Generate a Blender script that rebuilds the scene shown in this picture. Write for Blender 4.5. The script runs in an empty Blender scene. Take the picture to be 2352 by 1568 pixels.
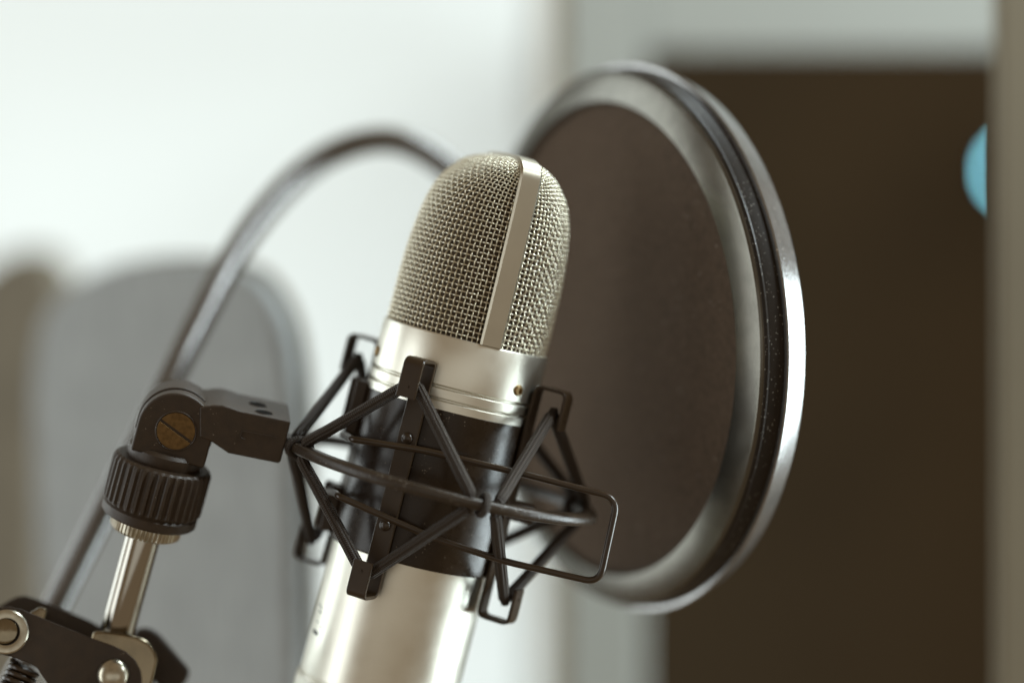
import bpy, bmesh, math, random
import numpy as np
from mathutils import Vector, Matrix

random.seed(4)
rng = np.random.default_rng(7)
sc = bpy.context.scene
col = sc.collection
R = math.radians
V = Vector

# ------------------------------------------------------------------ camera
FPX = 85.0 / 36.0 * 2352.0
cam_d = bpy.data.cameras.new("camera")
cam_d.lens = 85.0
cam_d.sensor_width = 36.0
cam_d.clip_start = 0.05
cam_d.clip_end = 60.0
cam_d.dof.use_dof = True
cam_d.dof.focus_distance = 0.719
cam_d.dof.aperture_fstop = 2.1
cam = bpy.data.objects.new("camera", cam_d)
cam.rotation_euler = (R(90), 0, 0)
col.objects.link(cam)
sc.camera = cam

# ------------------------------------------------------------------ world and lamps
w = bpy.data.worlds.new("World")
sc.world = w
w.use_nodes = True
w.node_tree.nodes["Background"].inputs[0].default_value = (1.0, 0.74, 0.47, 1)
w.node_tree.nodes["Background"].inputs[1].default_value = 0.27


def area(name, loc, target, sx, sy, power, color, spread=180):
    l = bpy.data.lights.new(name, 'AREA')
    l.shape = 'RECTANGLE'
    l.size, l.size_y = sx, sy
    l.energy = power
    l.color = color
    l.spread = R(spread)
    o = bpy.data.objects.new(name, l)
    o.location = loc
    o.rotation_euler = (V(target) - V(loc)).to_track_quat('-Z', 'Y').to_euler()
    col.objects.link(o)
    return o


area("window_light", (1.20, 0.99, -0.16), (0.0, 0.76, -0.04), 0.72, 0.85, 28.0, (0.82, 0.96, 1.0))
area("wall_fill", (-1.10, 1.35, 0.10), (-0.90, 2.6, 0.10), 1.3, 1.4, 5.0, (0.86, 0.97, 1.0))  # added lamp out of view, brightens the back wall
area("low_wall_fill", (-0.40, 1.40, -0.85), (-0.25, 2.6, -0.05), 0.8, 0.5, 16.0, (0.86, 0.97, 1.0))  # added lamp below the view, lifts the middle of the back wall
area("left_light", (-1.5, 1.40, 0.05), (0.0, 0.95, 0.0), 0.75, 1.8, 15.0, (0.88, 0.98, 1.0))
area("front_left_light", (-1.45, 0.16, 0.10), (0.0, 0.75, 0.0), 0.60, 1.5, 8.5, (0.90, 0.98, 1.0))
area("overhead_neck_light", (0.38, 1.12, 0.88), (-0.03, 0.84, 0.06), 0.45, 0.22, 8.0, (0.82, 0.96, 1.0))  # added overhead lamp, no window: highlight on the gooseneck arch
area("neck_highlight_light", (0.80, 0.62, 0.62), (-0.06, 0.84, 0.02), 0.20, 0.22, 12.0, (0.86, 0.97, 1.0))  # small added lamp, no window: bright line along the gooseneck
area("front_fill", (0.1, -0.9, 0.02), (0.0, 0.8, 0.0), 1.9, 0.7, 2.0, (0.92, 0.98, 0.96))  # added fill behind the camera for the microphone's front

sc.view_settings.view_transform = 'Standard'
sc.view_settings.look = 'None'
sc.view_settings.exposure = 0.0
sc.view_settings.gamma = 1.0
sc.view_settings.use_curve_mapping = False
sc.render.engine = 'CYCLES'
sc.cycles.use_denoising = True
sc.cycles.denoiser = 'OPENIMAGEDENOISE'
sc.cycles.denoising_input_passes = 'RGB_ALBEDO_NORMAL'
sc.cycles.use_adaptive_sampling = False
sc.cycles.sample_clamp_indirect = 6.0
sc.cycles.max_bounces = 8
sc.cycles.caustics_reflective = False
sc.cycles.caustics_refractive = False


# ------------------------------------------------------------------ materials
def mat(name, base, rough=0.5, metal=0.0, spec=0.5, noise=0.0, nscale=200.0, bump=0.0, bscale=900.0,
        rvar=0.0, coat=0.0, extra=None):
    m = bpy.data.materials.new(name)
    m.use_nodes = True
    nt = m.node_tree
    b = nt.nodes["Principled BSDF"]
    b.inputs["Base Color"].default_value = (*base, 1)
    b.inputs["Roughness"].default_value = rough
    b.inputs["Metallic"].default_value = metal
    b.inputs["Specular IOR Level"].default_value = spec
    b.inputs["Coat Weight"].default_value = coat
    tc = nt.nodes.new("ShaderNodeTexCoord")
    if noise > 0 or rvar > 0:
        n = nt.nodes.new("ShaderNodeTexNoise")
        n.inputs["Scale"].default_value = nscale
        n.inputs["Detail"].default_value = 4
        nt.links.new(tc.outputs["Object"], n.inputs["Vector"])
        if noise > 0:
            mr = nt.nodes.new("ShaderNodeMapRange")
            mr.inputs[1].default_value = 0.3
            mr.inputs[2].default_value = 0.7
            mr.inputs[3].default_value = 1 - noise
            mr.inputs[4].default_value = 1 + noise
            nt.links.new(n.outputs["Fac"], mr.inputs[0])
            mx = nt.nodes.new("ShaderNodeVectorMath")
            mx.operation = 'SCALE'
            mx.inputs[0].default_value = base
            nt.links.new(mr.outputs[0], mx.inputs["Scale"])
            nt.links.new(mx.outputs[0], b.inputs["Base Color"])
        if rvar > 0:
            m2 = nt.nodes.new("ShaderNodeMapRange")
            m2.inputs[1].default_value = 0.3
            m2.inputs[2].default_value = 0.7
            m2.inputs[3].default_value = max(0.02, rough - rvar)
            m2.inputs[4].default_value = rough + rvar
            nt.links.new(n.outputs["Fac"], m2.inputs[0])
            nt.links.new(m2.outputs[0], b.inputs["Roughness"])
    if bump > 0:
        n2 = nt.nodes.new("ShaderNodeTexNoise")
        n2.inputs["Scale"].default_value = bscale
        n2.inputs["Detail"].default_value = 3
        nt.links.new(tc.outputs["Object"], n2.inputs["Vector"])
        bp = nt.nodes.new("ShaderNodeBump")
        bp.inputs["Strength"].default_value = bump
        bp.inputs["Distance"].default_value = 0.0003
        nt.links.new(n2.outputs["Fac"], bp.inputs["Height"])
        nt.links.new(bp.outputs["Normal"], b.inputs["Normal"])
    if extra:
        extra(nt, b, tc)
    return m


def math_node(nt, op, a, b=None):
    n = nt.nodes.new("ShaderNodeMath")
    n.operation = op
    for i, x in enumerate((a, b)):
        if x is None:
            continue
        if isinstance(x, (int, float)):
            n.inputs[i].default_value = x
        else:
            nt.links.new(x, n.inputs[i])
    return n.outputs[0]


def dust(amount, scale, colr, rough=0.9):
    """pale dust specks lying on the surface"""
    def f(nt, b, tc):
        vo = nt.nodes.new("ShaderNodeTexVoronoi")
        vo.inputs["Scale"].default_value = scale
        nt.links.new(tc.outputs["Object"], vo.inputs["Vector"])
        n = nt.nodes.new("ShaderNodeTexNoise")
        n.inputs["Scale"].default_value = scale / 12.0
        n.inputs["Detail"].default_value = 5
        nt.links.new(tc.outputs["Object"], n.inputs["Vector"])
        sep = nt.nodes.new("ShaderNodeSeparateColor")
        nt.links.new(vo.outputs["Color"], sep.inputs[0])
        size = math_node(nt, 'MULTIPLY', sep.outputs[0], 0.30)
        hit = math_node(nt, 'LESS_THAN', vo.outputs["Distance"], size)
        pick = math_node(nt, 'GREATER_THAN', math_node(nt, 'ADD', math_node(nt, 'MULTIPLY', sep.outputs[1], 0.5), n.outputs["Fac"]), 1.08 - amount)
        fac = math_node(nt, 'MULTIPLY', hit, pick)
        mx = nt.nodes.new("ShaderNodeMix")
        mx.data_type = 'RGBA'
        nt.links.new(fac, mx.inputs[0])
        src = b.inputs["Base Color"]
        if src.is_linked:
            nt.links.new(src.links[0].from_socket, mx.inputs[6])
        else:
            mx.inputs[6].default_value = src.default_value
        mx.inputs[7].default_value = (*colr, 1)
        nt.links.new(mx.outputs[2], src)
    return f


def braid(nt, b, tc):
    """crossed threads of a woven cord, along its own length"""
    sep = nt.nodes.new("ShaderNodeSeparateXYZ")
    nt.links.new(tc.outputs["UV"], sep.inputs[0])
    u = math_node(nt, 'MULTIPLY', sep.outputs[0], 2 * math.pi * 5)
    v = math_node(nt, 'MULTIPLY', sep.outputs[1], 2 * math.pi * 760)
    s1 = math_node(nt, 'SINE', math_node(nt, 'ADD', u, v))
    s2 = math_node(nt, 'SINE', math_node(nt, 'SUBTRACT', u, v))
    h = math_node(nt, 'MULTIPLY', s1, s2)
    bp = nt.nodes.new("ShaderNodeBump")
    bp.inputs["Strength"].default_value = 0.8
    bp.inputs["Distance"].default_value = 0.0004
    nt.links.new(h, bp.inputs["Height"])
    nt.links.new(bp.outputs["Normal"], b.inputs["Normal"])
    cr = nt.nodes.new("ShaderNodeMapRange")
    cr.inputs[1].default_value = -1
    cr.inputs[2].default_value = 1
    cr.inputs[3].default_value = 0.5
    cr.inputs[4].default_value = 1.5
    nt.links.new(h, cr.inputs[0])
    mx = nt.nodes.new("ShaderNodeVectorMath")
    mx.operation = 'SCALE'
    mx.inputs[0].default_value = b.inputs["Base Color"].default_value[:3]
    nt.links.new(cr.outputs[0], mx.inputs["Scale"])
    nt.links.new(mx.outputs[0], b.inputs["Base Color"])


def weave(scale, depth, c0, c1):
    def f(nt, b, tc):
        sep = nt.nodes.new("ShaderNodeSeparateXYZ")
        nt.links.new(tc.outputs["UV"], sep.inputs[0])
        s1 = math_node(nt, 'SINE', math_node(nt, 'MULTIPLY', sep.outputs[0], 2 * math.pi * scale))
        s2 = math_node(nt, 'SINE', math_node(nt, 'MULTIPLY', sep.outputs[1], 2 * math.pi * scale))
        h = math_node(nt, 'ADD', s1, s2)
        n = nt.nodes.new("ShaderNodeTexNoise")
        n.inputs["Scale"].default_value = 420
        n.inputs["Detail"].default_value = 6
        nt.links.new(tc.outputs["Object"], n.inputs["Vector"])
        h2 = math_node(nt, 'ADD', math_node(nt, 'MULTIPLY', h, 0.22), n.outputs["Fac"])
        cr = nt.nodes.new("ShaderNodeMapRange")
        cr.inputs[1].default_value = 0.0
        cr.inputs[2].default_value = 1.0
        nt.links.new(h2, cr.inputs[0])
        mx = nt.nodes.new("ShaderNodeMix")
        mx.data_type = 'RGBA'
        nt.links.new(cr.outputs[0], mx.inputs[0])
        mx.inputs[6].default_value = (*c0, 1)
        mx.inputs[7].default_value = (*c1, 1)
        nt.links.new(mx.outputs[2], b.inputs["Base Color"])
        bp = nt.nodes.new("ShaderNodeBump")
        bp.inputs["Strength"].default_value = 0.5
        bp.inputs["Distance"].default_value = depth
        nt.links.new(h, bp.inputs["Height"])
        nt.links.new(bp.outputs["Normal"], b.inputs["Normal"])
    return f


_weave = weave(1.0, 0.00025, (0.050, 0.034, 0.022), (0.150, 0.104, 0.070))


def nylon_cloth(nt, b, tc):
    _weave(nt, b, tc)
    dust(0.12, 700, (0.26, 0.22, 0.18))(nt, b, tc)


def brushed(nt, b, tc):
    """fine turning lines running round the tube"""
    sep = nt.nodes.new("ShaderNodeSeparateXYZ")
    nt.links.new(tc.outputs["UV"], sep.inputs[0])
    cb = nt.nodes.new("ShaderNodeCombineXYZ")
    nt.links.new(math_node(nt, 'MULTIPLY', sep.outputs[0], 9.0), cb.inputs[0])
    nt.links.new(math_node(nt, 'MULTIPLY', sep.outputs[1], 2600.0), cb.inputs[1])
    n = nt.nodes.new("ShaderNodeTexNoise")
    n.inputs["Scale"].default_value = 1.0
    n.inputs["Detail"].default_value = 3
    nt.links.new(cb.outputs[0], n.inputs["Vector"])
    bp = nt.nodes.new("ShaderNodeBump")
    bp.inputs["Strength"].default_value = 0.08
    bp.inputs["Distance"].default_value = 0.0002
    nt.links.new(n.outputs["Fac"], bp.inputs["Height"])
    nt.links.new(bp.outputs["Normal"], b.inputs["Normal"])


def streaks(nt, b, tc):
    """threads of the upholstery running up and down"""
    mp = nt.nodes.new("ShaderNodeMapping")
    mp.inputs["Scale"].default_value = (700, 700, 60)
    nt.links.new(tc.outputs["Object"], mp.inputs[0])
    n = nt.nodes.new("ShaderNodeTexNoise")
    n.inputs["Scale"].default_value = 1.0
    n.inputs["Detail"].default_value = 4
    nt.links.new(mp.outputs[0], n.inputs["Vector"])
    mr = nt.nodes.new("ShaderNodeMapRange")
    mr.inputs[1].default_value = 0.3
    mr.inputs[2].default_value = 0.7
    mr.inputs[3].default_value = 0.72
    mr.inputs[4].default_value = 1.28
    nt.links.new(n.outputs["Fac"], mr.inputs[0])
    mx = nt.nodes.new("ShaderNodeVectorMath")
    mx.operation = 'SCALE'
    mx.inputs[0].default_value = b.inputs["Base Color"].default_value[:3]
    nt.links.new(mr.outputs[0], mx.inputs["Scale"])
    nt.links.new(mx.outputs[0], b.inputs["Base Color"])


M = {}
M['mic'] = mat('satin_nickel', (0.71, 0.695, 0.615), 0.38, 1.0, noise=0.03, nscale=90, rvar=0.04, extra=brushed)
M['mic_band'] = mat('satin_nickel_band', (0.50, 0.465, 0.38), 0.34, 1.0, noise=0.03, nscale=120, bump=0.05)
M['wire'] = mat('grille_wire', (0.77, 0.735, 0.605), 0.38, 1.0, noise=0.06, nscale=500)
M['liner'] = mat('fine_inner_gauze', (0.115, 0.080, 0.048), 0.7, 0.3, noise=0.5, nscale=1400, bump=0.6, bscale=2500)
M['ink'] = mat('dark_print', (0.03, 0.03, 0.03), 0.6)
M['hole_shade'] = mat('hole_shade_black', (0.004, 0.003, 0.002), 0.9, spec=0.1)
M['screw'] = mat('brass_screw', (0.34, 0.24, 0.12), 0.35, 1.0, noise=0.2, nscale=900)
M['black'] = mat('black_plastic', (0.027, 0.0150, 0.0062), 0.40, noise=0.15, nscale=300, bump=0.10, bscale=2500, spec=0.35,
                 extra=dust(0.05, 1500, (0.25, 0.22, 0.18)))
M['sleeve'] = mat('glossy_black_sleeve', (0.019, 0.0105, 0.0045), 0.27, spec=0.3, noise=0.15, nscale=200, rvar=0.05,
                  extra=dust(0.08, 1500, (0.16, 0.13, 0.10)))
M['steel'] = mat('black_enamelled_steel', (0.028, 0.0160, 0.0070), 0.30, noise=0.12, nscale=300, bump=0.04)
M['ring'] = mat('black_ring_paint', (0.030, 0.020, 0.012), 0.33, noise=0.2, nscale=400, bump=0.55, bscale=1500,
                extra=dust(0.16, 1700, (0.34, 0.32, 0.28)))
M['cord'] = mat('braided_elastic', (0.034, 0.023, 0.015), 0.62, extra=braid)
M['adapter'] = mat('matte_black_adapter', (0.027, 0.0150, 0.0062), 0.52, noise=0.2, nscale=400, bump=0.22, bscale=2600,
                   extra=dust(0.05, 1600, (0.2, 0.17, 0.13)))
M['bronze'] = mat('dark_bronze', (0.16, 0.10, 0.042), 0.48, 0.9, noise=0.25, nscale=700, bump=0.2)
M['brass'] = mat('nickel_brass', (0.45, 0.42, 0.34), 0.28, 1.0, noise=0.15, nscale=500)
M['chrome'] = mat('chrome', (0.38, 0.36, 0.32), 0.07, 1.0, rvar=0.03, nscale=150)
M['oldchrome'] = mat('worn_chrome', (0.25, 0.212, 0.148), 0.13, 1.0, noise=0.25, nscale=120, rvar=0.08)
M['plate'] = mat('black_painted_plate', (0.026, 0.0145, 0.0058), 0.55, noise=0.2, nscale=300, bump=0.12, bscale=2200,
                 extra=dust(0.03, 1500, (0.2, 0.17, 0.12)))
M['neck'] = mat('gooseneck_sleeve', (0.030, 0.022, 0.015), 0.26, 0.0, spec=1.0, noise=0.15, nscale=200)
M['neck'].node_tree.nodes['Principled BSDF'].inputs['IOR'].default_value = 1.75
M['hoop'] = mat('satin_hoop', (0.125, 0.119, 0.102), 0.24, 0.9, noise=0.1, nscale=200, bump=0.10, bscale=1800)
M['hoop_side'] = mat('dusty_hoop_side', (0.014, 0.0095, 0.006), 0.42, spec=0.25, noise=0.15, nscale=300, bump=0.08, bscale=1500,
                     extra=dust(0.26, 1500, (0.30, 0.29, 0.26)))
M['hoop_back'] = mat('polished_hoop_edge', (0.28, 0.275, 0.27), 0.22, 0.85, noise=0.1, nscale=300, bump=0.10, bscale=900,
                     extra=dust(0.20, 900, (0.6, 0.6, 0.58)))
M['nylon'] = mat('brown_black_nylon', (0.06, 0.045, 0.033), 0.85, spec=0.25,
                 extra=nylon_cloth)
M['wall'] = mat('white_wall_paint', (0.78, 0.81, 0.80), 0.8, noise=0.02, nscale=6, bump=0.1, bscale=60)
M['partition'] = mat('pale_partition_paint', (0.30, 0.31, 0.285), 0.6, noise=0.03, nscale=8)
M['darkwall'] = mat('dark_brown_wall', (0.100, 0.075, 0.042), 0.8, noise=0.15, nscale=5)
M['post'] = mat('taupe_post', (0.20, 0.175, 0.122), 0.7, noise=0.06, nscale=15)
M['seam'] = mat('seam_shade_brown', (0.42, 0.37, 0.28), 0.6, noise=0.1, nscale=20)
M['chair'] = mat('grey_chair_cloth', (0.27, 0.285, 0.285), 0.85, bump=0.4, bscale=700, extra=streaks)
M['chair_dark'] = mat('brown_chair_trim', (0.15, 0.128, 0.092), 0.7, noise=0.1, nscale=30)


def emit(name, colr, s):
    m = bpy.data.materials.new(name)
    m.use_nodes = True
    nt = m.node_tree
    b = nt.nodes["Principled BSDF"]
    b.inputs["Base Color"].default_value = (0.02, 0.05, 0.06, 1)
    b.inputs["Emission Color"].default_value = (*colr, 1)
    b.inputs["Emission Strength"].default_value = s
    return m


M['led'] = emit('cyan_indicator', (0.27, 0.79, 0.95), 23.0)


# ------------------------------------------------------------------ helpers
def P(u, v, d):
    """the world point that stands d metres away in the direction of a spot in the photograph"""
    return V(((u - 1176) / FPX * d, d, -(v - 784) / FPX * d))


class MB:
    """collects vertices and faces of one part"""
    def __init__(s):
        s.v, s.f, s.uv = [], [], {}

    def add(s, vs, fs, uvs=None):
        o = len(s.v)
        s.v += [tuple(x) for x in vs]
        for i, f in enumerate(fs):
            if uvs:
                s.uv[len(s.f)] = uvs[i]
            s.f.append(tuple(o + k for k in f))
        return s

    def build(s, name, m, parent=None, sharp=35, bevel=0.0, smooth=True, seg=2):
        me = bpy.data.meshes.new(name)
        me.from_pydata(s.v, [], s.f)
        if s.uv:
            ul = me.uv_layers.new(name="UVMap")
            for p in me.polygons:
                q = s.uv.get(p.index)
                if q:
                    for li, c in zip(p.loop_indices, q):
                        ul.data[li].uv = c
        me.materials.append(m)
        bm = bmesh.new()
        bm.from_mesh(me)
        bmesh.ops.recalc_face_normals(bm, faces=bm.faces)
        bm.to_mesh(me)
        bm.free()
        if smooth:
            me.shade_smooth()
            me.set_sharp_from_angle(angle=R(sharp))
        o = bpy.data.objects.new(name, me)
        col.objects.link(o)
        if parent:
            o.parent = parent
            r = root_of(o)
            o.matrix_parent_inverse = world_of(parent).inverted()
        if bevel > 0:
            b = o.modifiers.new("bevel", 'BEVEL')
            b.width = bevel
            b.segments = seg
            b.limit_method = 'ANGLE'
            b.angle_limit = R(40)
            b.harden_normals = True
        return o


def root_of(o):
    while o.parent:
        o = o.parent
    return o


def world_of(o):
    m = o.matrix_basis.copy()
    p = o
    while p.parent:
        m = p.parent.matrix_basis @ p.matrix_parent_inverse @ m if False else p.parent.matrix_basis @ (p.matrix_parent_inverse @ m)
        p = p.parent
    return m


def frame(x, y, z):
    return (V(x), V(y), V(z))


def lathe(mb, O, fr, prof, n=64, a0=0.0, a1=2 * math.pi, uvw=True, rib=None, cap=False):
    """turns (radius, height) points round the third axis of the frame"""
    X, Y, Z = fr
    full = abs(a1 - a0 - 2 * math.pi) < 1e-6
    cols = n if full else n + 1
    vs = []
    for k in range(cols):
        a = a0 + (a1 - a0) * k / n
        d = X * math.cos(a) + Y * math.sin(a)
        for i, q in enumerate(prof):
            r, h = q[0], q[1]
            if rib and len(q) > 2:
                r += q[2] * rib(k, n)
            vs.append(O + d * r + Z * h)
    m = len(prof)
    L = [0]
    for i in range(1, m):
        L.append(L[-1] + math.hypot(prof[i][0] - prof[i - 1][0], prof[i][1] - prof[i - 1][1]))
    fs, uv = [], []
    for k in range(n):
        k2 = (k + 1) % cols
        for i in range(m - 1):
            fs.append((k * m + i, k2 * m + i, k2 * m + i + 1, k * m + i + 1))
            uv.append(((k / n, L[i]), ((k + 1) / n, L[i]), ((k + 1) / n, L[i + 1]), (k / n, L[i + 1])))
    if cap:
        fs.append(tuple(k * m for k in range(cols)))
        uv.append(tuple((0, 0) for k in range(cols)))
        fs.append(tuple(k * m + m - 1 for k in range(cols)))
        uv.append(tuple((0, 0) for k in range(cols)))
    mb.add(vs, fs, uv)
    return mb


def tube(mb, pts, rad, n=10, closed=False, cap=True, section=None, up=None):
    """sweeps a round (or given) section along points; rad may be a list"""
    pts = [V(p) for p in pts]
    N = len(pts)
    rr = rad if isinstance(rad, (list, tuple)) else [rad] * N
    T = []
    for i in range(N):
        if closed:
            t = pts[(i + 1) % N] - pts[i - 1]
        else:
            t = pts[min(i + 1, N - 1)] - pts[max(i - 1, 0)]
        T.append(t.normalized())
    ref = V(up) if up is not None else (V((0, 0, 1)) if abs(T[0].z) < 0.9 else V((1, 0, 0)))
    nn = (ref - T[0] * ref.dot(T[0])).normalized()
    vs = []
    L = [0.0]
    for i in range(N):
        if i:
            L.append(L[-1] + (pts[i] - pts[i - 1]).length)
            if up is not None:
                nn = (V(up) - T[i] * V(up).dot(T[i])).normalized()
            else:
                nn = (nn - T[i] * nn.dot(T[i])).normalized()
        bb = T[i].cross(nn)
        if section:
            for (a, b) in section:
                vs.append(pts[i] + nn * b + bb * a)
        else:
            for k in range(n):
                an = 2 * math.pi * k / n
                vs.append(pts[i] + (nn * math.cos(an) + bb * math.sin(an)) * rr[i])
    if section:
        n = len(section)
    fs, uv = [], []
    rng_i = N if closed else N - 1
    for i in range(rng_i):
        j = (i + 1) % N
        l0 = L[i]
        l1 = L[j] if j else L[i] + (pts[0] - pts[-1]).length
        for k in range(n):
            k2 = (k + 1) % n
            fs.append((i * n + k, i * n + k2, j * n + k2, j * n + k))
            uv.append(((k / n, l0), ((k + 1) / n, l0), ((k + 1) / n, l1), (k / n, l1)))
    if cap and not closed:
        fs.append(tuple(range(n)))
        fs.append(tuple((N - 1) * n + k for k in range(n)))
        uv.append(tuple((0, 0) for _ in range(n)))
        uv.append(tuple((0, 0) for _ in range(n)))
    mb.add(vs, fs, uv)
    return mb


def extrude(mb, poly, d):
    """a prism from an outline of world points and an extrusion vector"""
    n = len(poly)
    vs = [V(p) for p in poly] + [V(p) + d for p in poly]
    fs = [tuple(range(n)), tuple(range(2 * n - 1, n - 1, -1))]
    for k in range(n):
        k2 = (k + 1) % n
        fs.append((k, k2, n + k2, n + k))
    mb.add(vs, fs)
    return mb


def box(mb, c, ax, half):
    c = V(c)
    vs = []
    for sx in (-1, 1):
        for sy in (-1, 1):
            for sz in (-1, 1):
                vs.append(c + ax[0] * half[0] * sx + ax[1] * half[1] * sy + ax[2] * half[2] * sz)
    mb.add(vs, [(0, 1, 3, 2), (4, 6, 7, 5), (0, 4, 5, 1), (2, 3, 7, 6), (0, 2, 6, 4), (1, 5, 7, 3)])
    return mb


def smooth_path(pts, sub=8, closed=False):
    pts = [V(p) for p in pts]
    n = len(pts)
    out = []
    rngn = n if closed else n - 1
    for i in range(rngn):
        p0 = pts[i - 1] if (closed or i > 0) else pts[0] * 2 - pts[1]
        p1, p2 = pts[i], pts[(i + 1) % n]
        p3 = pts[(i + 2) % n] if (closed or i + 2 < n) else p2 * 2 - p1
        for s in range(sub):
            t = s / sub
            out.append(0.5 * ((2 * p1) + (p2 - p0) * t + (2 * p0 - 5 * p1 + 4 * p2 - p3) * t * t + (3 * p1 - p0 - 3 * p2 + p3) * t ** 3))
    if not closed:
        out.append(pts[-1])
    return out


def round_path(pts, rad, seg=6, closed=False):
    """polyline with its corners rounded"""
    pts = [V(p) for p in pts]
    n = len(pts)
    out = []
    for i in range(n):
        if not closed and i in (0, n - 1):
            out.append(pts[i])
            continue
        a, b, c = pts[i - 1], pts[i], pts[(i + 1) % n]
        d1, d2 = (a - b), (c - b)
        k = min(rad, d1.length * 0.45, d2.length * 0.45)
        s, e = b + d1.normalized() * k, b + d2.normalized() * k
        for j in range(seg + 1):
            t = j / seg
            out.append(s * (1 - t) ** 2 + b * 2 * t * (1 - t) + e * t * t)
    return out


def thing(name, label, cat, loc, group=None, kind=None):
    o = bpy.data.objects.new(name, None)
    o.empty_display_size = 0.02
    col.objects.link(o)
    o.location = loc
    o['label'] = label
    o['category'] = cat
    if group:
        o['group'] = group
    if kind:
        o['kind'] = kind
    return o


def tag(o, label, cat=None, kind=None):
    o['label'] = label
    if cat:
        o['category'] = cat
    if kind:
        o['kind'] = kind
    return o


# ------------------------------------------------------------------ the setting
YW = 2.6
mb = MB()
X, Y, Z = V((1, 0, 0)), V((0, 1, 0)), V((0, 0, 1))
box(mb, (-1.98, YW + 0.05, 0.8), (X, Y, Z), (2.02, 0.05, 2.2))
wall = mb.build("wall", M['wall'], bevel=0.0)
wall['kind'] = 'structure'
tag(wall, "plain white wall behind the grey chair and the gooseneck")

# pale partition with an opening, in front of a dark room
YP = 1.16
xl, xo, xr = (1296 - 1176) / FPX * YP, (1482 - 1176) / FPX * YP, 0.62
zo = -(112 - 784) / FPX * YP
mb = MB()
box(mb, ((xl + xo) / 2, YP + 0.006, -0.15), (X, Y, Z), ((xo - xl) / 2, 0.006, 0.45))
box(mb, ((xo + xr) / 2 + 0.0005, YP + 0.0062, (zo + 0.30) / 2), (X, Y, Z), ((xr - xo) / 2, 0.0058, (0.30 - zo) / 2))
part = mb.build("partition_wall", M['partition'], bevel=0.0015)
part['kind'] = 'structure'
tag(part, "pale partition wall with a dark opening behind the round filter")
mb = MB()
box(mb, (xl - 0.005, YP + 0.012, -0.15), (X, Y, Z), (0.0045, 0.008, 0.45))  # brown strip stands in for the soft shadow line at this edge
tr = mb.build("edge_strip", M['seam'], part, bevel=0.001)

mb = MB()
box(mb, (0.048, 2.36, -0.35), (X, Y, Z), (0.016, 1.14, 0.65))  # added wall, blocks side light from reaching the dark room
dv = mb.build("light_block_wall", M['darkwall'])
dv['kind'] = 'structure'
tag(dv, "dark wall added to keep light out of the dim room behind the pale partition")
mb = MB()
box(mb, (1.6, 3.56, 0.0), (X, Y, Z), (1.48, 0.05, 1.4))
dw = mb.build("dark_wall", M['darkwall'])
dw['kind'] = 'structure'
tag(dw, "dark brown wall of the dim room seen through the opening")

mb = MB()
yp2 = 0.86
x0 = (2294 - 1176) / FPX * yp2
box(mb, (x0 + 0.012, yp2 + 0.006, 0.0), (X, Y, Z), (0.012, 0.006, 0.5))
post = mb.build("post", M['post'], bevel=0.002)
tag(post, "blurred taupe upright post at the right edge beside the dark opening", "post")

# small device with a cyan lamp on the dark wall
LD = 3.35
lp = P(2343, 392, LD)
dev = thing("indicator_light", "small cyan indicator lamp glowing in the dark opening beside the post", "lamp", lp + V((0, 0.05, 0)))
mb = MB()
box(mb, lp + V((0, 0.03, 0)), (X, Y, Z), (0.02, 0.028, 0.03))
mb.build("housing", M['black'], dev, bevel=0.003)
mb = MB()
lathe(mb, lp, (X, Z, -Y), [(0.0001, 0.003), (0.006, 0.0025), (0.0100, 0.001), (0.0105, -0.002)], n=24)
mb.build("lens", M['led'], dev)

# ------------------------------------------------------------------ grey chair
cy0, cy1 = 1.03, 0.90
chair = thing("chair", "blurred grey cloth chair back with a dark rounded edge before the white wall", "chair", P(360, 1500, 1.03) + V((0, 0, -0.12)))


def cpt(u, v):
    t = (u - 60) / (650 - 60)
    return P(u, v, cy0 + (cy1 - cy0) * t)


outl = [(92, 1700), (86, 1400), (72, 1100), (66, 900), (80, 760), (120, 680), (190, 630), (300, 603), (400, 597), (490, 606),
        (560, 630), (600, 672), (630, 730), (648, 800), (658, 900), (664, 1100), (668, 1400), (672, 1700)]
poly = smooth_path([cpt(u, v) for u, v in outl], 5)
nrm = (poly[10] - poly[-30]).cross(Z).normalized()
if nrm.y < 0:
    nrm = -nrm
mb = MB()
extrude(mb, poly, nrm * 0.016)
back = mb.build("backrest", M['chair'], chair, bevel=0.005, seg=4)
mb = MB()
tube(mb, [p + nrm * 0.010 for p in poly], 0.0022, n=10)
mb.build("edge_strip", M['chair_dark'], chair)
mb = MB()
side = [(-160, 1700), (-140, 1000), (-90, 700), (-20, 600), (60, 570), (130, 590), (160, 700), (120, 900), (110, 1200), (120, 1700)]
extrude(mb, smooth_path([P(u, v, 1.20) for u, v in side], 5), V((0.0, 0.03, 0)))
mb.build("side_bolster", M['chair_dark'], chair, bevel=0.008, seg=3)
mb = MB()
c0 = P(360, 1700, 1.03)
tube(mb, [c0 + V((0, 0.03, 0.05)), c0 + V((0, 0.04, -0.10)), c0 + V((0, 0.02, -0.22))], 0.012, n=12)
mb.build("support_stem", M['chair_dark'], chair)

# ------------------------------------------------------------------ microphone
D0 = 0.747
K = D0 / FPX                      # metres per photograph pixel at the microphone
TH, TC = R(14.3), R(2.5)
A = V((math.sin(TH) * math.cos(TC), -math.sin(TC), math.cos(TH) * math.cos(TC)))
Pp = V((math.cos(TH), 0, -math.sin(TH)))
F = Pp.cross(A)
O = P(1071, 775, D0)
MF = (Pp, F, A)


def L(p, f, a):
    return O + (Pp * p + F * f + A * a) * K


def CY(az, r, a):
    """round the microphone: azimuth in degrees (0 = towards the viewer, + = right), radius in metres, height in pixels"""
    return O + (Pp * math.sin(R(az)) + F * math.cos(R(az))) * r + A * (a * K)


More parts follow.
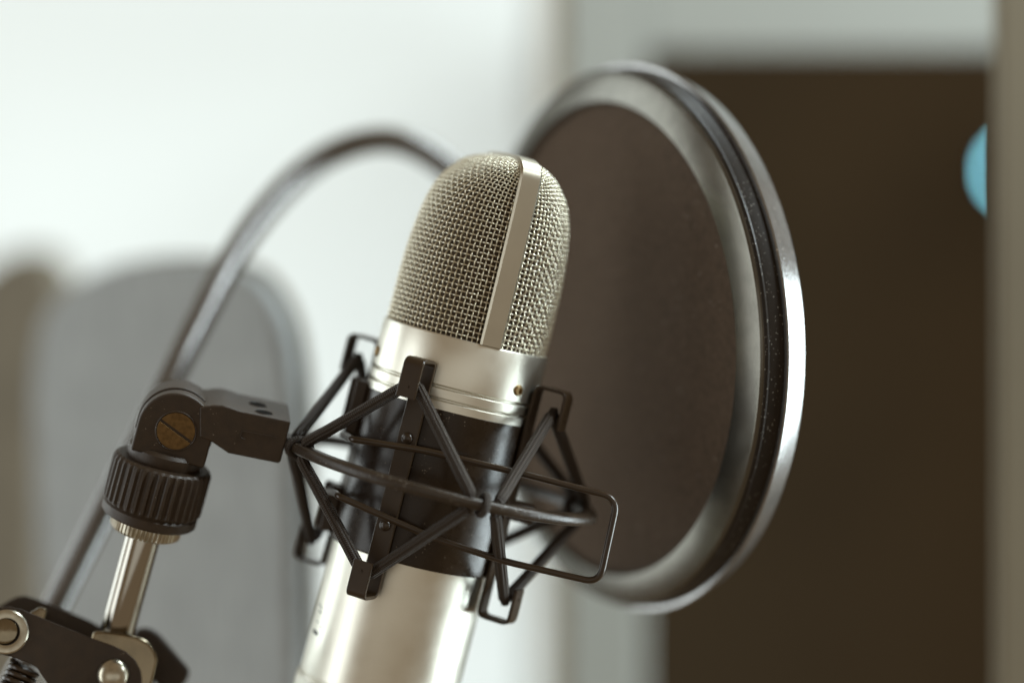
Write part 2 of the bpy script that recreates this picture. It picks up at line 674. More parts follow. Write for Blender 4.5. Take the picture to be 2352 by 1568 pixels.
def Q(u, v, f):
    """where the sight line through a spot of the photograph crosses the plane f metres before the microphone's axis"""
    d = P(u, v, 1.0)
    pl = O + F * f
    return d * (pl.dot(F) / d.dot(F))


mic = thing("microphone", "satin nickel studio microphone with a woven wire head held in the black shock mount", "microphone", L(0, 0, -1250))

rb, rc = 0.0248, 0.0261
# lower body tube with its base ring
mb = MB()
a = lambda px: px * K
lathe(mb, O, MF, [(0.0, a(-1250)), (0.0250, a(-1250)), (0.0256, a(-1243)), (0.0256, a(-838)), (0.0250, a(-830)), (0.0246, a(-829)),
                  (0.0246, a(-825)), (rb, a(-823)), (rb, a(-800)), (rb, a(-600)), (rb, a(-400)), (rb, a(-168))], n=96)
mb.build("body", M['mic'], mic, sharp=25)
# head collar with its grooves
mb = MB()
lathe(mb, O, MF, [(0.0236, a(2)), (0.0252, a(3)), (0.0258, a(2)), (rc, a(-2)), (rc, a(-106)), (rc - 0.0004, a(-109)), (rc - 0.0012, a(-110)),
                  (rc - 0.0012, a(-113)), (rc - 0.0003, a(-114)), (rc, a(-116)), (rc, a(-134)), (rc - 0.0003, a(-136)), (rc - 0.0012, a(-137)),
                  (rc - 0.0012, a(-140)), (rc - 0.0003, a(-141)), (rc, a(-143)), (rc, a(-166)), (rc - 0.0006, a(-170)), (0.0236, a(-171))], n=96)
collar = mb.build("collar", M['mic'], mic, sharp=30)
for az, up in ((48, -80), (-74, -77), (168, -78)):
    d = (CY(az, 1, 0) - CY(az, 0, 0)).normalized()
    t = A.cross(d)
    mb = MB()
    lathe(mb, CY(az, rc - 0.0004, up), (t, A, d), [(0.0017, 0.0), (0.0017, 0.0008), (0.0014, 0.0012), (0.0009, 0.0013), (0.0008, 0.0005), (0.0001, 0.0005)], n=20)
    mb.build("screw", M['screw'], collar)

# woven head: outline in units of the enlarged photograph
ZS = 0.3516 * K
TILT = R(18.5)
E1 = F * math.cos(TILT) + Pp * math.sin(TILT)
E2 = -F * math.sin(TILT) + Pp * math.cos(TILT)
hh = np.array([0, 225, 450, 640, 810, 930, 1030, 1110, 1165, 1205, 1226, 1234], float)
a2 = np.array([524, 524, 519, 504, 478, 446, 400, 335, 275, 190, 100, 0], float)
dense_h, dense_a = [], []
pp = smooth_path([V((x, y, 0)) for x, y in zip(a2, hh)], 16)
da = np.array([p.x for p in pp])
dh = np.array([p.y for p in pp])
arc = np.concatenate([[0], np.cumsum(np.hypot(np.diff(da), np.diff(dh)))])
ARC = arc[-1]


def head(phi, v, off=0.0, scale=1.0):
    """points of the head: phi round it (0 = along the band), v from the collar to the ridge"""
    s = np.clip(v, 0, 1) * ARC
    A2 = np.interp(s, arc, da)
    H = np.interp(s, arc, dh) * 0.968
    t = H / 1234.0
    A1 = 524 - 30 * t - 26 * t ** 4
    c = np.abs(np.cos(phi))
    H = H * (1 - 0.075 * c ** 9 * t ** 5)
    x1 = A1 * np.cos(phi) * scale
    x2 = A2 * np.sin(phi) * scale
    H = H * (1 if scale == 1 else scale)
    e1, e2, ax, o = (np.array(q) for q in (E1, E2, A, O))
    pts = o + (x1[..., None] * e1 + x2[..., None] * e2 + H[..., None] * ax) * ZS
    return pts


def head_n(phi, v):
    e = 1e-3
    du = head(phi + e, v) - head(phi - e, v)
    dv = head(phi, np.minimum(v + e, 1)) - head(phi, np.maximum(v - e, 0))
    n = np.cross(du, dv)
    ln = np.linalg.norm(n, axis=-1, keepdims=True)
    n = n / np.maximum(ln, 1e-12)
    cen = np.array(O + A * 0.02)
    out = head(phi, v) - cen
    sg = np.sign((n * out).sum(-1, keepdims=True))
    sg[sg == 0] = 1
    return n * sg


NV = 96
ARCM = ARC * ZS
NR = int(round(ARCM / 0.00164))
WR = 0.000255


def sweep_np(path, closed, sides=6):
    """tube vertices for a batch of wires: path (W, N, 3)"""
    W, N, _ = path.shape
    if closed:
        T = np.roll(path, -1, 1) - np.roll(path, 1, 1)
    else:
        T = np.empty_like(path)
        T[:, 1:-1] = path[:, 2:] - path[:, :-2]
        T[:, 0] = path[:, 1] - path[:, 0]
        T[:, -1] = path[:, -1] - path[:, -2]
    T /= np.maximum(np.linalg.norm(T, axis=-1, keepdims=True), 1e-12)
    return T


allv, allf, base = [], [], 0


def add_wires(path, nrmv, closed, sides=6):
    global base
    W, N, _ = path.shape
    T = sweep_np(path, closed)
    nn = nrmv - T * (nrmv * T).sum(-1, keepdims=True)
    nn /= np.maximum(np.linalg.norm(nn, axis=-1, keepdims=True), 1e-12)
    bb = np.cross(T, nn)
    an = np.arange(sides) * 2 * np.pi / sides
    vs = path[:, :, None, :] + WR * (nn[:, :, None, :] * np.cos(an)[None, None, :, None] + bb[:, :, None, :] * np.sin(an)[None, None, :, None])
    idx = base + np.arange(W * N * sides).reshape(W, N, sides)
    if closed:
        i0, i1 = idx, np.roll(idx, -1, 1)
    else:
        i0, i1 = idx[:, :-1], idx[:, 1:]
    q = np.stack([i0, np.roll(i0, -1, 2), np.roll(i1, -1, 2), i1], -1).reshape(-1, 4)
    allv.append(vs.reshape(-1, 3))
    allf.append(q)
    base += W * N * sides


AMP = WR * 1.45
SEG = 4
# wires that climb the head
phis = (np.arange(NV) + 0.5) / NV * 2 * np.pi
vv = np.linspace(0, 1, NR * SEG + 1)
PH, VV = np.meshgrid(phis, vv, indexing='ij')
nr = head_n(PH, VV)
sgn = np.cos(np.pi * (VV * NR) + np.pi * np.arange(NV)[:, None])
jit = 1 + 0.10 * rng.standard_normal(PH.shape)
add_wires(head(PH, VV) + nr * (AMP * sgn * jit)[..., None], nr, False)
# wires that run round it
rows = np.arange(0, NR) + 0.0
ph2 = np.arange(NV * SEG) / (NV * SEG) * 2 * np.pi
VR, PR = np.meshgrid(rows / NR, ph2, indexing='ij')
VR = VR + 0.0008 * np.sin(PR * 3 + rows[:, None])
nr = head_n(PR, VR)
kpos = PR / (2 * np.pi) * NV - 0.5
sgn = -np.cos(np.pi * rows[:, None] + np.pi * kpos)
add_wires(head(PR, VR) + nr * (AMP * sgn)[..., None], nr, True)
verts, faces = np.concatenate(allv), np.concatenate(allf)
me = bpy.data.meshes.new("grille")
me.vertices.add(len(verts))
me.vertices.foreach_set("co", verts.astype(np.float32).ravel())
me.loops.add(faces.size)
me.loops.foreach_set("vertex_index", faces.astype(np.int32).ravel())
me.polygons.add(len(faces))
me.polygons.foreach_set("loop_start", np.arange(0, faces.size, 4, dtype=np.int32))
me.update(calc_edges=True)
me.validate()
me.shade_smooth()
me.materials.append(M['wire'])
gr = bpy.data.objects.new("grille", me)
col.objects.link(gr)
gr.parent = mic
gr.matrix_parent_inverse = world_of(mic).inverted()

PH, VV = np.meshgrid(np.linspace(0, 2 * np.pi, 97), np.linspace(0, 1, 50), indexing='ij')
g = head(PH, VV, scale=0.962)
mb = MB()
mb.add(g.reshape(-1, 3).tolist(), [(i * 50 + j, (i + 1) * 50 + j, (i + 1) * 50 + j + 1, i * 50 + j + 1) for i in range(96) for j in range(49)])
mb.build("inner_gauze", M['liner'], mic, sharp=80)

# flat band over the head
path = [head(np.array(0.0), np.array(x)) for x in np.linspace(0, 1, 30)]
path += [head(np.array(x), np.array(1.0)) for x in np.linspace(0, math.pi, 40)[1:-1]]
path += [head(np.array(math.pi), np.array(x)) for x in np.linspace(1, 0, 30)]
path = [V(p) for p in path]
cen = O + A * 0.02
for _ in range(26):
    path = [path[0]] + [(path[i - 1] + path[i] * 2 + path[i + 1]) / 4 for i in range(1, len(path) - 1)] + [path[-1]]
fin = []
for i, p in enumerate(path):
    t = (path[min(i + 1, len(path) - 1)] - path[max(i - 1, 0)]).normalized()
    n = t.cross(E2).normalized()
    if n.dot(p - cen) < 0:
        n = -n
    fin.append(p + n * 0.0006)
fin[0] = fin[0] + A * 0.0003
fin[-1] = fin[-1] + A * 0.0003
hw, ht, bv = 0.00345, 0.00095, 0.0006
sect = [(-ht, -hw + bv), (-ht + bv, -hw), (ht - bv, -hw), (ht, -hw + bv), (ht, hw - bv), (ht - bv, hw), (-ht + bv, hw), (-ht, hw - bv)]
mb = MB()
tube(mb, fin, 1, section=sect, up=E2)
mb.build("head_band", M['mic_band'], mic, sharp=30)

# small printed marks on the lower body, near the left edge
marks = [((801, 1513), 12, 3.0, 8), ((800, 1528), 7, 3.5, 5), ((794, 1553), 6, 2.5, 4), ((788, 1579), 13, 8.0, 2), ((803, 1566), 4, 2.0, -10),
         ((779, 1512), 10, 3.0, 4), ((776, 1530), 8, 3.0, 2), ((772, 1546), 7, 2.5, 6)]
mb = MB()
for (su, sv), ln, th, sk in marks:
    u, v = su * 0.91875, sv * 0.91875
    # nearest crossing with the tube
    d = P(u, v, 1.0)
    o2 = -O
    d2, oo = d - A * d.dot(A), o2 - A * o2.dot(A)
    qa, qb, qc = d2.dot(d2), 2 * d2.dot(oo), oo.dot(oo) - (rb + 0.00005) ** 2
    disc = qb * qb - 4 * qa * qc
    if disc < 0:
        disc = 0
    hit = d * ((-qb - math.sqrt(disc)) / (2 * qa))
    up = (hit - O).dot(A) / K
    q = hit - O
    az = math.degrees(math.atan2(q.dot(Pp), q.dot(F)))
    hz, hu = ln * 0.75, th * 0.55
    pts = []
    for k in range(5):
        e = -hz / 2 + hz * k / 4
        pts.append((az + e, up - e * sk * 0.1 + hu))
    for k in range(4, -1, -1):
        e = -hz / 2 + hz * k / 4
        pts.append((az + e, up - e * sk * 0.1 - hu))
    vs = [CY(z_, rb + 0.00004, u_) for z_, u_ in pts]
    mb.add(vs, [(k, k + 1, 8 - k, 9 - k) for k in range(4)])
mb.build("printed_marks", M['ink'], mic)

# ------------------------------------------------------------------ shock mount
mount = thing("shock_mount", "black elastic shock mount with flat ring, wire bail and swivel adapter round the microphone", "shock mount", CY(0, 0, -620))

rs = 0.0262
mb = MB()
lathe(mb, O, MF, [(rb + 0.0001, a(-160)), (rs - 0.0004, a(-158)), (rs, a(-161)), (rs, a(-250)), (rs, a(-400)), (rs, a(-512)), (rs - 0.0004, a(-516)), (rb + 0.0001, a(-515))], n=96)
sleeve = mb.build("clamp_sleeve", M['sleeve'], mount, sharp=30)
# ears of the split clamp
for p0, wd, f0 in ((-224, 9, -20), (-203, 14, 30)):
    mb = MB()
    for (t0, t1) in ((-152, -275), (-400, -505)):
        box(mb, L(p0, f0, (t0 + t1) / 2), (Pp, F, A), (wd * K, 22 * K, (t0 - t1) / 2 * K))
        box(mb, L(p0 + 14, f0, t0 - 6), (Pp, F, A), (16 * K, 20 * K, 5 * K))
    mb.build("clamp_ear", M['black'], sleeve, bevel=0.0005)

HK_T, HK_B, RO = -62, -600, 0.0100
AZS = [-19.5, 69.5, 160.5, -110.5]
for az in AZS:
    d = (CY(az, 1, 0) - CY(az, 0, 0)).normalized()
    t = d.cross(A).normalized()
    r0 = rs + 0.0010
    pr = [CY(az, r0 + RO, HK_T - 86), CY(az, r0 + RO, HK_T), CY(az, r0, HK_T), CY(az, r0, -330), CY(az, r0, HK_B), CY(az, r0 + RO, HK_B), CY(az, r0 + RO, HK_B + 80)]
    path = round_path(pr, 0.0022, 5)
    mb = MB()
    hw, ht, bv = 0.0031, 0.00055, 0.0002
    tube(mb, path, 1, section=[(-ht, -hw + bv), (-ht + bv, -hw), (ht - bv, -hw), (ht, -hw + bv), (ht, hw - bv), (ht - bv, hw), (-ht + bv, hw), (-ht, hw - bv)], up=t)
    st = mb.build("bracket_strap", M['steel'], mount, sharp=30)
    for up in (-240, -440):
        mb = MB()
        lathe(mb, CY(az, r0 + ht, up), (t, A, d), [(0.0018, -0.0002), (0.00175, 0.0004), (0.0014, 0.0009), (0.0007, 0.0012), (0.0001, 0.00125)], n=18)
        mb.build("rivet", M['steel'], st)
    for up in (HK_T - 62, HK_B + 58):
        mb = MB()
        tube(mb, [CY(az, r0 + RO - 0.0050, up), CY(az, r0 + RO + 0.0008, up)], 0.0005, n=8)
        mb.build("peg", M['steel'], st)

# flat ring
ac = -327
RC = O + Pp * (22 * K) + A * (ac * K)
rr, hw_, hh_ = 0.0472, 0.0028, 0.00175
sect = []
for k in range(16):
    an = 2 * math.pi * k / 16
    c_, s_ = math.cos(an), math.sin(an)
    e = 0.55
    sect.append((hw_ * abs(c_) ** e * (1 if c_ > 0 else -1), hh_ * abs(s_) ** e * (1 if s_ > 0 else -1)))


def RG(az, r=rr, up=0.0):
    return RC + (Pp * math.sin(R(az)) + F * math.cos(R(az))) * r + A * up


mb = MB()
tube(mb, [RG(360 * k / 128) for k in range(128)], 1, closed=True, section=sect, up=A)
mb.build("outer_ring", M['ring'], mount, sharp=50)

# elastic cords: from hooks down and up to the ring, between neighbouring hooks
KN = [18, 112, 206, -66]
for i, ka in enumerate(KN):
    nxt = {18: (-19.5, 69.5), 112: (69.5, 160.5), 206: (160.5, 249.5), -66: (-110.5, -19.5)}[ka]
    for side, haz in enumerate(nxt):
        sg = -1 if side == 0 else 1
        r0 = rs + 0.001 + RO - 0.0035
        ring_top = RG(ka + sg * 5.6, rr + 0.0002, hh_ + 0.0008)
        ring_bot = RG(ka + sg * 5.6, rr + 0.0002, -hh_ - 0.0008)
        ho = 3.5 * (-sg)
        ht_ = CY(haz - sg * 3.0, r0, HK_T - 60)
        hb_ = CY(haz - sg * 3.0, r0, HK_B + 55)
        for nm, hk, rg, hup in (("elastic_cord", ht_, ring_top, 1), ("elastic_cord", hb_, ring_bot, -1)):
            hin = CY(haz, r0, (HK_T - 44) if hup > 0 else (HK_B + 42))
            pts = smooth_path([hin, hk] + [hk.lerp(rg, t_) for t_ in (0.25, 0.5, 0.75)] + [rg, RG(ka + sg * 4.0, rr - 0.001, 0)], 6)
            n_ = len(pts)
            rad = [0.00185 * (0.72 if (j < 6 or j > n_ - 7) else 1.0) for j in range(n_)]
            mb = MB()
            tube(mb, pts, rad, n=14)
            mb.build(nm, M['cord'], mount, sharp=80)
    # the turn of cord round the ring
    pts = []
    for j in range(20):
        an = 2 * math.pi * j / 20
        pts.append(RG(ka + 0.4 * math.sin(an), rr + math.cos(an) * (hw_ + 0.0010), math.sin(an) * (hh_ + 0.0011)))
    mb = MB()
    tube(mb, pts, 0.0011, n=12, closed=True)
    mb.build("cord_knot", M['cord'], mount, sharp=80)

# wire bail that opens the clamp
fb = rs + 0.0030


def z1(x, y):
    return ((700 + x / 1.96) * 0.91875, (800 + y / 1.96) * 0.91875)


bp = [Q(*z1(352, 583), fb), Q(*z1(700, 636), fb), Q(*z1(1230, 762), fb + 0.001), Q(*z1(1655, 872), fb + 0.002), Q(*z1(1565, 1288), fb + 0.002),
      Q(*z1(1090, 1178), fb + 0.001), Q(*z1(740, 1062), fb), Q(*z1(282, 860), fb)]
bk0 = CY(-75, rs + 0.0030, -285)
bk1 = CY(-75, rs + 0.0030, -425)
full = [L(-150, -60, -285), L(-225, 20, -282), bp[0] - Pp * 0.0005 - F * 0.004] + bp + [bp[-1] - Pp * 0.0005 - F * 0.004, L(-225, 20, -418), L(-150, -60, -415)]
mb = MB()
tube(mb, round_path(full, 0.0048, 7), 0.00102, n=12)
mb.build("wire_bail", M['steel'], mount, sharp=70)
# small stop on the sleeve behind the ring
mb = MB()
lathe(mb, L(222, 60, -352), (F, A, Pp), [(0.0001, 0.004), (0.0025, 0.0038), (0.0032, 0.0028), (0.0032, -0.004)], n=20)
mb.build("bail_pivot", M['black'], mount)

# ---- stand adapter: block, swivel, ribbed collar
DS = 0.736
KS = DS / FPX
ST, SC_ = R(16.6), R(10.5)
SA = V((math.sin(ST) * math.cos(SC_), -math.sin(SC_), math.cos(ST) * math.cos(SC_)))
SP = V((math.cos(ST), 0, -math.sin(ST)))
SF = SP.cross(SA)
yaw = R(9)
SPy = SP * math.cos(yaw) - SF * math.sin(yaw) * -1 if False else SP * math.cos(yaw) - SF * math.sin(yaw)
SFy = SF * math.cos(yaw) + SP * math.sin(yaw)


def z3(x, y, d=DS):
    return P(x / 1.9425 * 0.91875, (900 + y / 1.9425) * 0.91875, d)


SO = z3(765, 600)               # centre of the ribbed collar
u3 = 0.473 * KS                 # metres per pixel of that enlargement


def SL(p, f, up):
    return SO + SP * p + SF * f + SA * up


nb = 36


def ribf(k, n):
    return 1.0 if (k % 4) in (0, 1) else 0.0


mb = MB()
lathe(mb, SO, (SP, SF, SA), [(0.0100, 0.0078), (0.0138, 0.0076), (0.0143, 0.0070, 0.0004), (0.0144, 0.0060, 0.0008), (0.0144, -0.0062, 0.0008), (0.0143, -0.0068, 0.0004),
                             (0.0141, -0.0074), (0.0146, -0.0080), (0.0146, -0.0104), (0.0138, -0.0112), (0.0085, -0.0113)], n=nb * 4, rib=ribf)
mb.build("ribbed_collar", M['adapter'], mount, sharp=28)
mb = MB()
lathe(mb, SO, (SP, SF, SA), [(0.0098, -0.0110), (0.0103, -0.0112, 0.0003), (0.0104, -0.0118, 0.0005), (0.0104, -0.0150, 0.0005), (0.0100, -0.0157, 0.0002), (0.0055, -0.0158)], n=200, rib=ribf)
mb.build("knurled_insert", M['brass'], mount, sharp=28)
# shoulder of the swivel
mb = MB()
lathe(mb, SO, (SP, SF, SA), [(0.0112, 0.0070), (0.0116, 0.0085), (0.0116, 0.0112), (0.0108, 0.0122), (0.0001, 0.0122)], n=64)
mb.build("swivel_base", M['adapter'], mount, sharp=30)
# cheeks: rounded slabs
CC = SL(0.0006, 0, 0.0202)


def stadium(c, r, low, n=28):
    pts = [c + SPy * (-r) - SA * low]
    for k in range(n + 1):
        an = math.pi - math.pi * k / n
        pts.append(c + SPy * (r * math.cos(an)) + SA * (r * math.sin(an)))
    pts.append(c + SPy * r - SA * low)
    return pts


mb = MB()
extrude(mb, stadium(CC + SFy * 0.0040, 0.0113, 0.0095), SFy * 0.0052)
cheek = mb.build("swivel_cheek", M['adapter'], mount, sharp=30, bevel=0.0007, seg=3)
mb = MB()
extrude(mb, stadium(CC + SFy * -0.0092, 0.0113, 0.0095), SFy * 0.0052)
mb.build("swivel_cheek", M['adapter'], mount, sharp=30, bevel=0.0007, seg=3)
mb = MB()
extrude(mb, stadium(CC + SFy * -0.0036, 0.0117, 0.004), SFy * 0.0072)
mb.build("swivel_tongue", M['adapter'], mount, sharp=30, bevel=0.0004)
sc_o = CC + SFy * 0.0092 + SPy * 0.0003 - SA * 0.0003
mb = MB()
lathe(mb, sc_o, (SPy, SA, SFy), [(0.0063, -0.001), (0.0063, 0.0001), (0.0060, 0.0003), (0.0058, 0.0001)], n=40)
mb.build("screw_rim", M['adapter'], cheek)
# screw head in two halves beside the slot
sd = (SPy * math.cos(R(-14)) - SA * math.sin(R(14)) * 1.0).normalized()
sd = (SPy * 0.86 - SA * 0.36).normalized()
sn = SFy.cross(sd).normalized()
mb = MB()
for s_ in (-1, 1):
    pts = []
    for k in range(25):
        an = math.asin(0.07) + (math.pi - 2 * math.asin(0.07)) * k / 24
        pts.append(sc_o + sd * (0.0057 * math.cos(an)) + sn * (s_ * 0.0057 * math.sin(an)) - SFy * 0.001)
    extrude(mb, pts, SFy * 0.00125)
lathe(mb, sc_o - SFy * 0.0012, (SPy, SA, SFy), [(0.0055, 0.0), (0.0055, 0.0006), (0.0001, 0.0006)], n=32)
mb.build("slotted_screw", M['bronze'], cheek, sharp=30, bevel=0.00012)


# arm block from the swivel to the ring
def z6(x, y, d=DS):
    return P((480 + x / 6.273) * 0.91875, (950 + y / 6.273) * 0.91875, d)


BD = 0.726
bt, bc = R(12.5), R(10.5)
BA = V((math.sin(bt) * math.cos(bc), -math.sin(bc), math.cos(bt) * math.cos(bc)))
BP = V((math.cos(bt), 0, -math.sin(bt)))
BF = BP.cross(BA)
yb = R(9)
BPy = BP * math.cos(yb) - BF * math.sin(yb)
BFy = BF * math.cos(yb) + BP * math.sin(yb)
borg = z6(1100, 850, BD)


def BQ(x, y, f=0.0):
    d = z6(x, y, 1.0)
    pl = borg + BFy * f
    return d * (pl.dot(BFy) / d.dot(BFy))


mb = MB()
front = [(120, 420), (330, 392), (480, 395), (600, 430), (740, 480), (1555, 650), (1385, 1290), (1345, 1306), (570, 1150), (300, 965), (120, 900)]
extrude(mb, [BQ(x, y) for x, y in front], BFy * -0.0225)
block = mb.build("adapter_block", M['adapter'], mount, sharp=30, bevel=0.0006, seg=3)
ptop = BQ(740, 480)
BN = (BQ(1555, 650) - ptop).cross(-BFy).normalized()
if BN.z < 0:
    BN = -BN
BX = BN.cross(BFy).normalized()


def BT(x, y):
    """a spot on the block's top face"""
    d = z6(x, y, 1.0)
    return d * (ptop.dot(BN) / d.dot(BN))


mb, mb2 = MB(), MB()
for hx, hy in ((1030, 382), (1130, 508)):
    cc = BT(hx, hy)
    lathe(mb, cc, (BX, BFy, BN), [(0.0026, 0.00010), (0.0028, 0.0002), (0.0030, 0.0)], n=32)
    lathe(mb2, cc + BN * 0.00010, (BX, BFy, BN), [(0.0027, 0.0), (0.0001, 0.0)], n=32)
mb.build("hole_rim", M['adapter'], block, sharp=40)
mb2.build("hole_shade", M['hole_shade'], block)  # flat black discs paint the shade inside the holes
mb = MB()
line = round_path([BQ(1340, 895, 0.0001), BQ(780, 790, 0.0001), BQ(765, 905, 0.0001), BQ(830, 925, 0.0001)], 0.0008, 4)
tube(mb, line, 0.00018, n=6)
mb.build("moulded_line", M['adapter'], block)
# boss that carries the flat ring
mb = MB()
box(mb, (BQ(1430, 960) + RG(-80)) / 2 + BFy * -0.001, (BPy, BFy, BA), (0.0045, 0.0032, 0.0019))
mb.build("ring_boss", M['adapter'], block, bevel=0.0008, seg=3)

# ------------------------------------------------------------------ boom stand
boom = thing("boom_stand", "chrome rod in a black riveted boom clamp below the adapter", "microphone stand", z3(300, 1700))
mb = MB()
lathe(mb, SO, (SP, SF, SA), [(0.0050, -0.006), (0.0053, -0.0065), (0.0053, -0.072), (0.0053, -0.078), (0.001, -0.078)], n=48)
mb.build("rod", M['chrome'], boom, sharp=40)


def z5(x, y):
    return (x / 4.704 * 0.91875, (1450 + y / 4.704) * 0.91875)


pc = R(12)
pn = (V((0.13, -1.0, 0.20))).normalized()      # the plates face the viewer, a little upwards
po = P(*z5(700, 900), 0.728)


def PQ(x, y, f=0.0):
    u, v = z5(x, y)
    d = P(u, v, 1.0)
    return d * ((po + pn * f).dot(pn) / d.dot(pn))


plate = [(-420, 420), (-300, 350), (0, 306), (110, 304), (250, 336), (420, 408), (760, 545), (1090, 680), (1330, 765), (1480, 835), (1590, 935), (1650, 1050),
         (1665, 1170), (1640, 1300), (1560, 1420), (1420, 1500), (1250, 1520), (900, 1440), (640, 1330), (520, 1150), (430, 1020), (310, 955), (130, 895), (-60, 850), (-420, 800)]
mb = MB()
extrude(mb, [PQ(x, y) for x, y in plate], pn * -0.0016)
mb.build("side_plate", M['plate'], boom, sharp=30, bevel=0.0003)
mb = MB()
back_pts = [(-300, 420), (-60, 330), (110, 232), (200, 190), (290, 178), (420, 212), (700, 318), (1050, 470), (1180, 540), (1400, 640), (1640, 760), (1750, 900), (1740, 1200), (1600, 1500), (900, 1300), (300, 900), (-300, 800)]
extrude(mb, [PQ(x, y, -0.024) for x, y in back_pts], pn * -0.0016)
mb.build("side_plate", M['plate'], boom, sharp=30, bevel=0.0003)
# spacer between the plates, left
mb = MB()
sp_pts = [(-300, 320), (0, 330), (200, 370), (350, 375), (470, 300), (560, 330), (500, 560), (-300, 700)]
extrude(mb, [PQ(x, y, -0.004) for x, y in sp_pts], pn * -0.017)
mb.build("spacer_block", M['oldchrome'], boom, sharp=30, bevel=0.001)
# rod barrel
bar = [(1075, 640), (1150, 590), (1330, 600), (1560, 640), (1720, 700), (1810, 790), (1850, 890), (1840, 1000), (1740, 1320), (1500, 1450), (1000, 1300), (1020, 900)]
mb = MB()
extrude(mb, smooth_path([PQ(x, y, -0.0035) for x, y in bar], 4, closed=True), pn * -0.0165)
mb.build("rod_barrel", M['oldchrome'], boom, sharp=60, bevel=0.0062, seg=8)


def dome(c, r, prof, m, name, parent):
    X_ = pn.cross(V((0, 0, 1))).normalized()
    Y_ = pn.cross(X_)
    mb = MB()
    lathe(mb, c, (X_, Y_, pn), [(r * q[0], r * q[1]) for q in prof], n=48)
    return mb.build(name, m, parent, sharp=35)


u5 = 0.1953 * 0.742 / FPX
dome(PQ(75, 605), 255 * u5, [(1, -0.1), (1, 0.10), (0.94, 0.16), (0.75, 0.18), (0.62, 0.15), (0.62, 0.10)], M['brass'], "washer", boom)
dome(PQ(60, 600), 150 * u5, [(1, 0.0), (1, 0.28), (0.93, 0.38), (0.80, 0.42), (0.45, 0.46), (0.01, 0.47)], M['oldchrome'], "rivet", boom)
dome(PQ(1330, 1112), 188 * u5, [(1, -0.1), (1, 0.18), (0.93, 0.36), (0.78, 0.52), (0.55, 0.64), (0.25, 0.71), (0.01, 0.72)], M['brass'], "rivet", boom)
# wing knob
wk = [(1560, 640), (1610, 560), (1720, 545), (1800, 565), (1880, 625), (2215, 1020), (2232, 1080), (2205, 1150), (2080, 1330), (1950, 1330), (1640, 1000)]
mb = MB()
extrude(mb, round_path([PQ(x, y, -0.027) for x, y in wk], 0.001, 3, closed=True), pn * -0.008)
mb.build("wing_knob", M['plate'], boom, sharp=40, bevel=0.0016, seg=4)
# coil spring of the arm
mb = MB()
s0, s1 = PQ(300, 1010, -0.006), PQ(-60, 1700, -0.006)
ax = (s1 - s0).normalized()
e1_ = ax.cross(pn).normalized()
e2_ = ax.cross(e1_)
turns = 10
pts = []
for k in range(turns * 24):
    an = 2 * math.pi * k / 24
    pts.append(s0 + ax * ((s1 - s0).length * k / (turns * 24)) + (e1_ * math.cos(an) + e2_ * math.sin(an)) * 0.0042)
tube(mb, pts, 0.00088, n=8)
mb.build("coil_spring", M['steel'], boom, sharp=80)

# ------------------------------------------------------------------ pop filter
pop = thing("pop_filter", "round dark mesh pop filter with a glossy rim on a ribbed gooseneck behind the microphone", "pop filter", P(60, 1600, 0.80))
nf = V((-0.868, -0.494, -0.044)).normalized()
PC = P(1384, 778, 0.800)
fx = nf.cross(V((0, 0, 1))).normalized()
fy = fx.cross(nf).normalized()
if fy.z < 0:
    fx, fy = -fx, -fy
PF = (fx, fy, nf)
NP = 192
mb = MB()
lathe(mb, PC, PF, [(0.0772, -0.0030), (0.0776, 0.0000), (0.0780, 0.0010), (0.0784, 0.0013), (0.0790, 0.0012), (0.0868, -0.0010), (0.0874, -0.0013), (0.0879, -0.0019), (0.0881, -0.0027)], n=NP)
mb.build("front_hoop", M['hoop'], pop, sharp=14)
mb = MB()
lathe(mb, PC, PF, [(0.0880, -0.0024), (0.0885, -0.0027), (0.0888, -0.0032), (0.0888, -0.0037), (0.0884, -0.0041), (0.0886, -0.0046), (0.0893, -0.0086), (0.0891, -0.0090)], n=NP)
mb.build("hoop_side", M['hoop_side'], pop, sharp=30)
mb = MB()
lathe(mb, PC, PF, [(0.0889, -0.0088), (0.0905, -0.0090), (0.0910, -0.0094), (0.0908, -0.0099), (0.0870, -0.0181), (0.0862, -0.0188), (0.0840, -0.0188), (0.0790, -0.0186), (0.0772, -0.0170)], n=NP)
mb.build("rear_hoop", M['hoop_back'], pop, sharp=14)


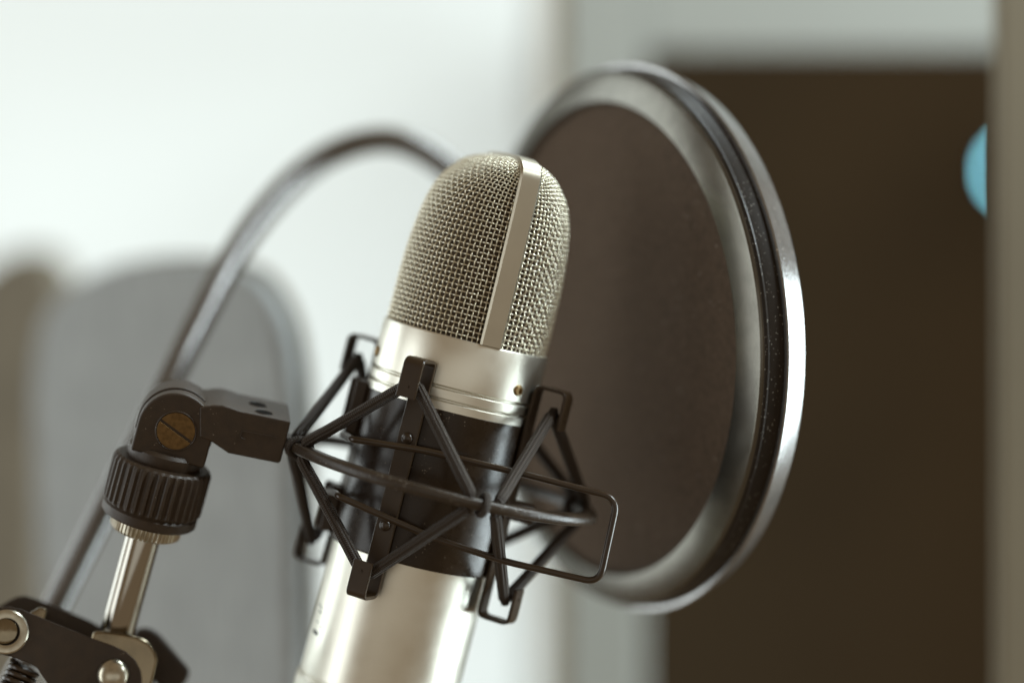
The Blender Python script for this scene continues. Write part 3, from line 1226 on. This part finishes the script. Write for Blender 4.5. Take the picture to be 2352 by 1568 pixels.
def disc(t, r, name, m):
    mb = MB()
    vs, fs, uv = [PC + nf * t], [], []
    rings = 10
    for i in range(1, rings + 1):
        for k in range(NP):
            an = 2 * math.pi * k / NP
            q = r * i / rings
            vs.append(PC + (fx * math.cos(an) + fy * math.sin(an)) * q + nf * t)
    co = lambda j: ((V(vs[j]) - PC).dot(fx) * 2400, (V(vs[j]) - PC).dot(fy) * 2400)
    for k in range(NP):
        fs.append((0, 1 + k, 1 + (k + 1) % NP))
    for i in range(rings - 1):
        for k in range(NP):
            k2 = (k + 1) % NP
            fs.append((1 + i * NP + k, 1 + (i + 1) * NP + k, 1 + (i + 1) * NP + k2, 1 + i * NP + k2))
    uv = [tuple(co(j) for j in f) for f in fs]
    mb.add(vs, fs, uv)
    return mb.build(name, m, pop)


disc(-0.0015, 0.0775, "mesh_screen", M['nylon'])
disc(-0.0150, 0.0775, "mesh_screen", M['nylon'])

# ribbed gooseneck
gp = [(-40, 1700, 0.780), (60, 1520, 0.785), (150, 1345, 0.790), (240, 1165, 0.796), (320, 1010, 0.803), (402, 845, 0.813), (470, 712, 0.826), (535, 590, 0.842), (612, 480, 0.857), (700, 392, 0.868),
      (785, 342, 0.874), (872, 322, 0.876), (950, 337, 0.876), (1035, 392, 0.875), (1100, 470, 0.873), (1135, 580, 0.871), (1148, 680, 0.870)]
pts = smooth_path([P(*g_) for g_ in gp], 60)
dense = [pts[0]]
acc = 0.0
step = 0.00024
for i in range(1, len(pts)):
    d = (pts[i] - pts[i - 1]).length
    q = step - acc
    while q <= d:
        dense.append(pts[i - 1].lerp(pts[i], q / d))
        q += step
    acc = d - (q - step)
rad = [0.00475 + 0.00005 * math.sin(2 * math.pi * k * step / 0.0019) for k in range(len(dense))]
mb = MB()
tube(mb, dense, rad, n=20)
mb.build("gooseneck", M['neck'], pop, sharp=80)
# the socket that joins it to the hoop
mb = MB()
e_ = P(1148, 680, 0.870)
tgt = PC + fx * (-0.089 if (PC + fx * 0.089).y < PC.y else 0.089) + nf * -0.012
tube(mb, [e_ - (tgt - e_) * 0.05, e_, e_.lerp(tgt, 0.5), tgt], 0.0056, n=16)
mb.build("gooseneck_socket", M['black'], pop, sharp=40)
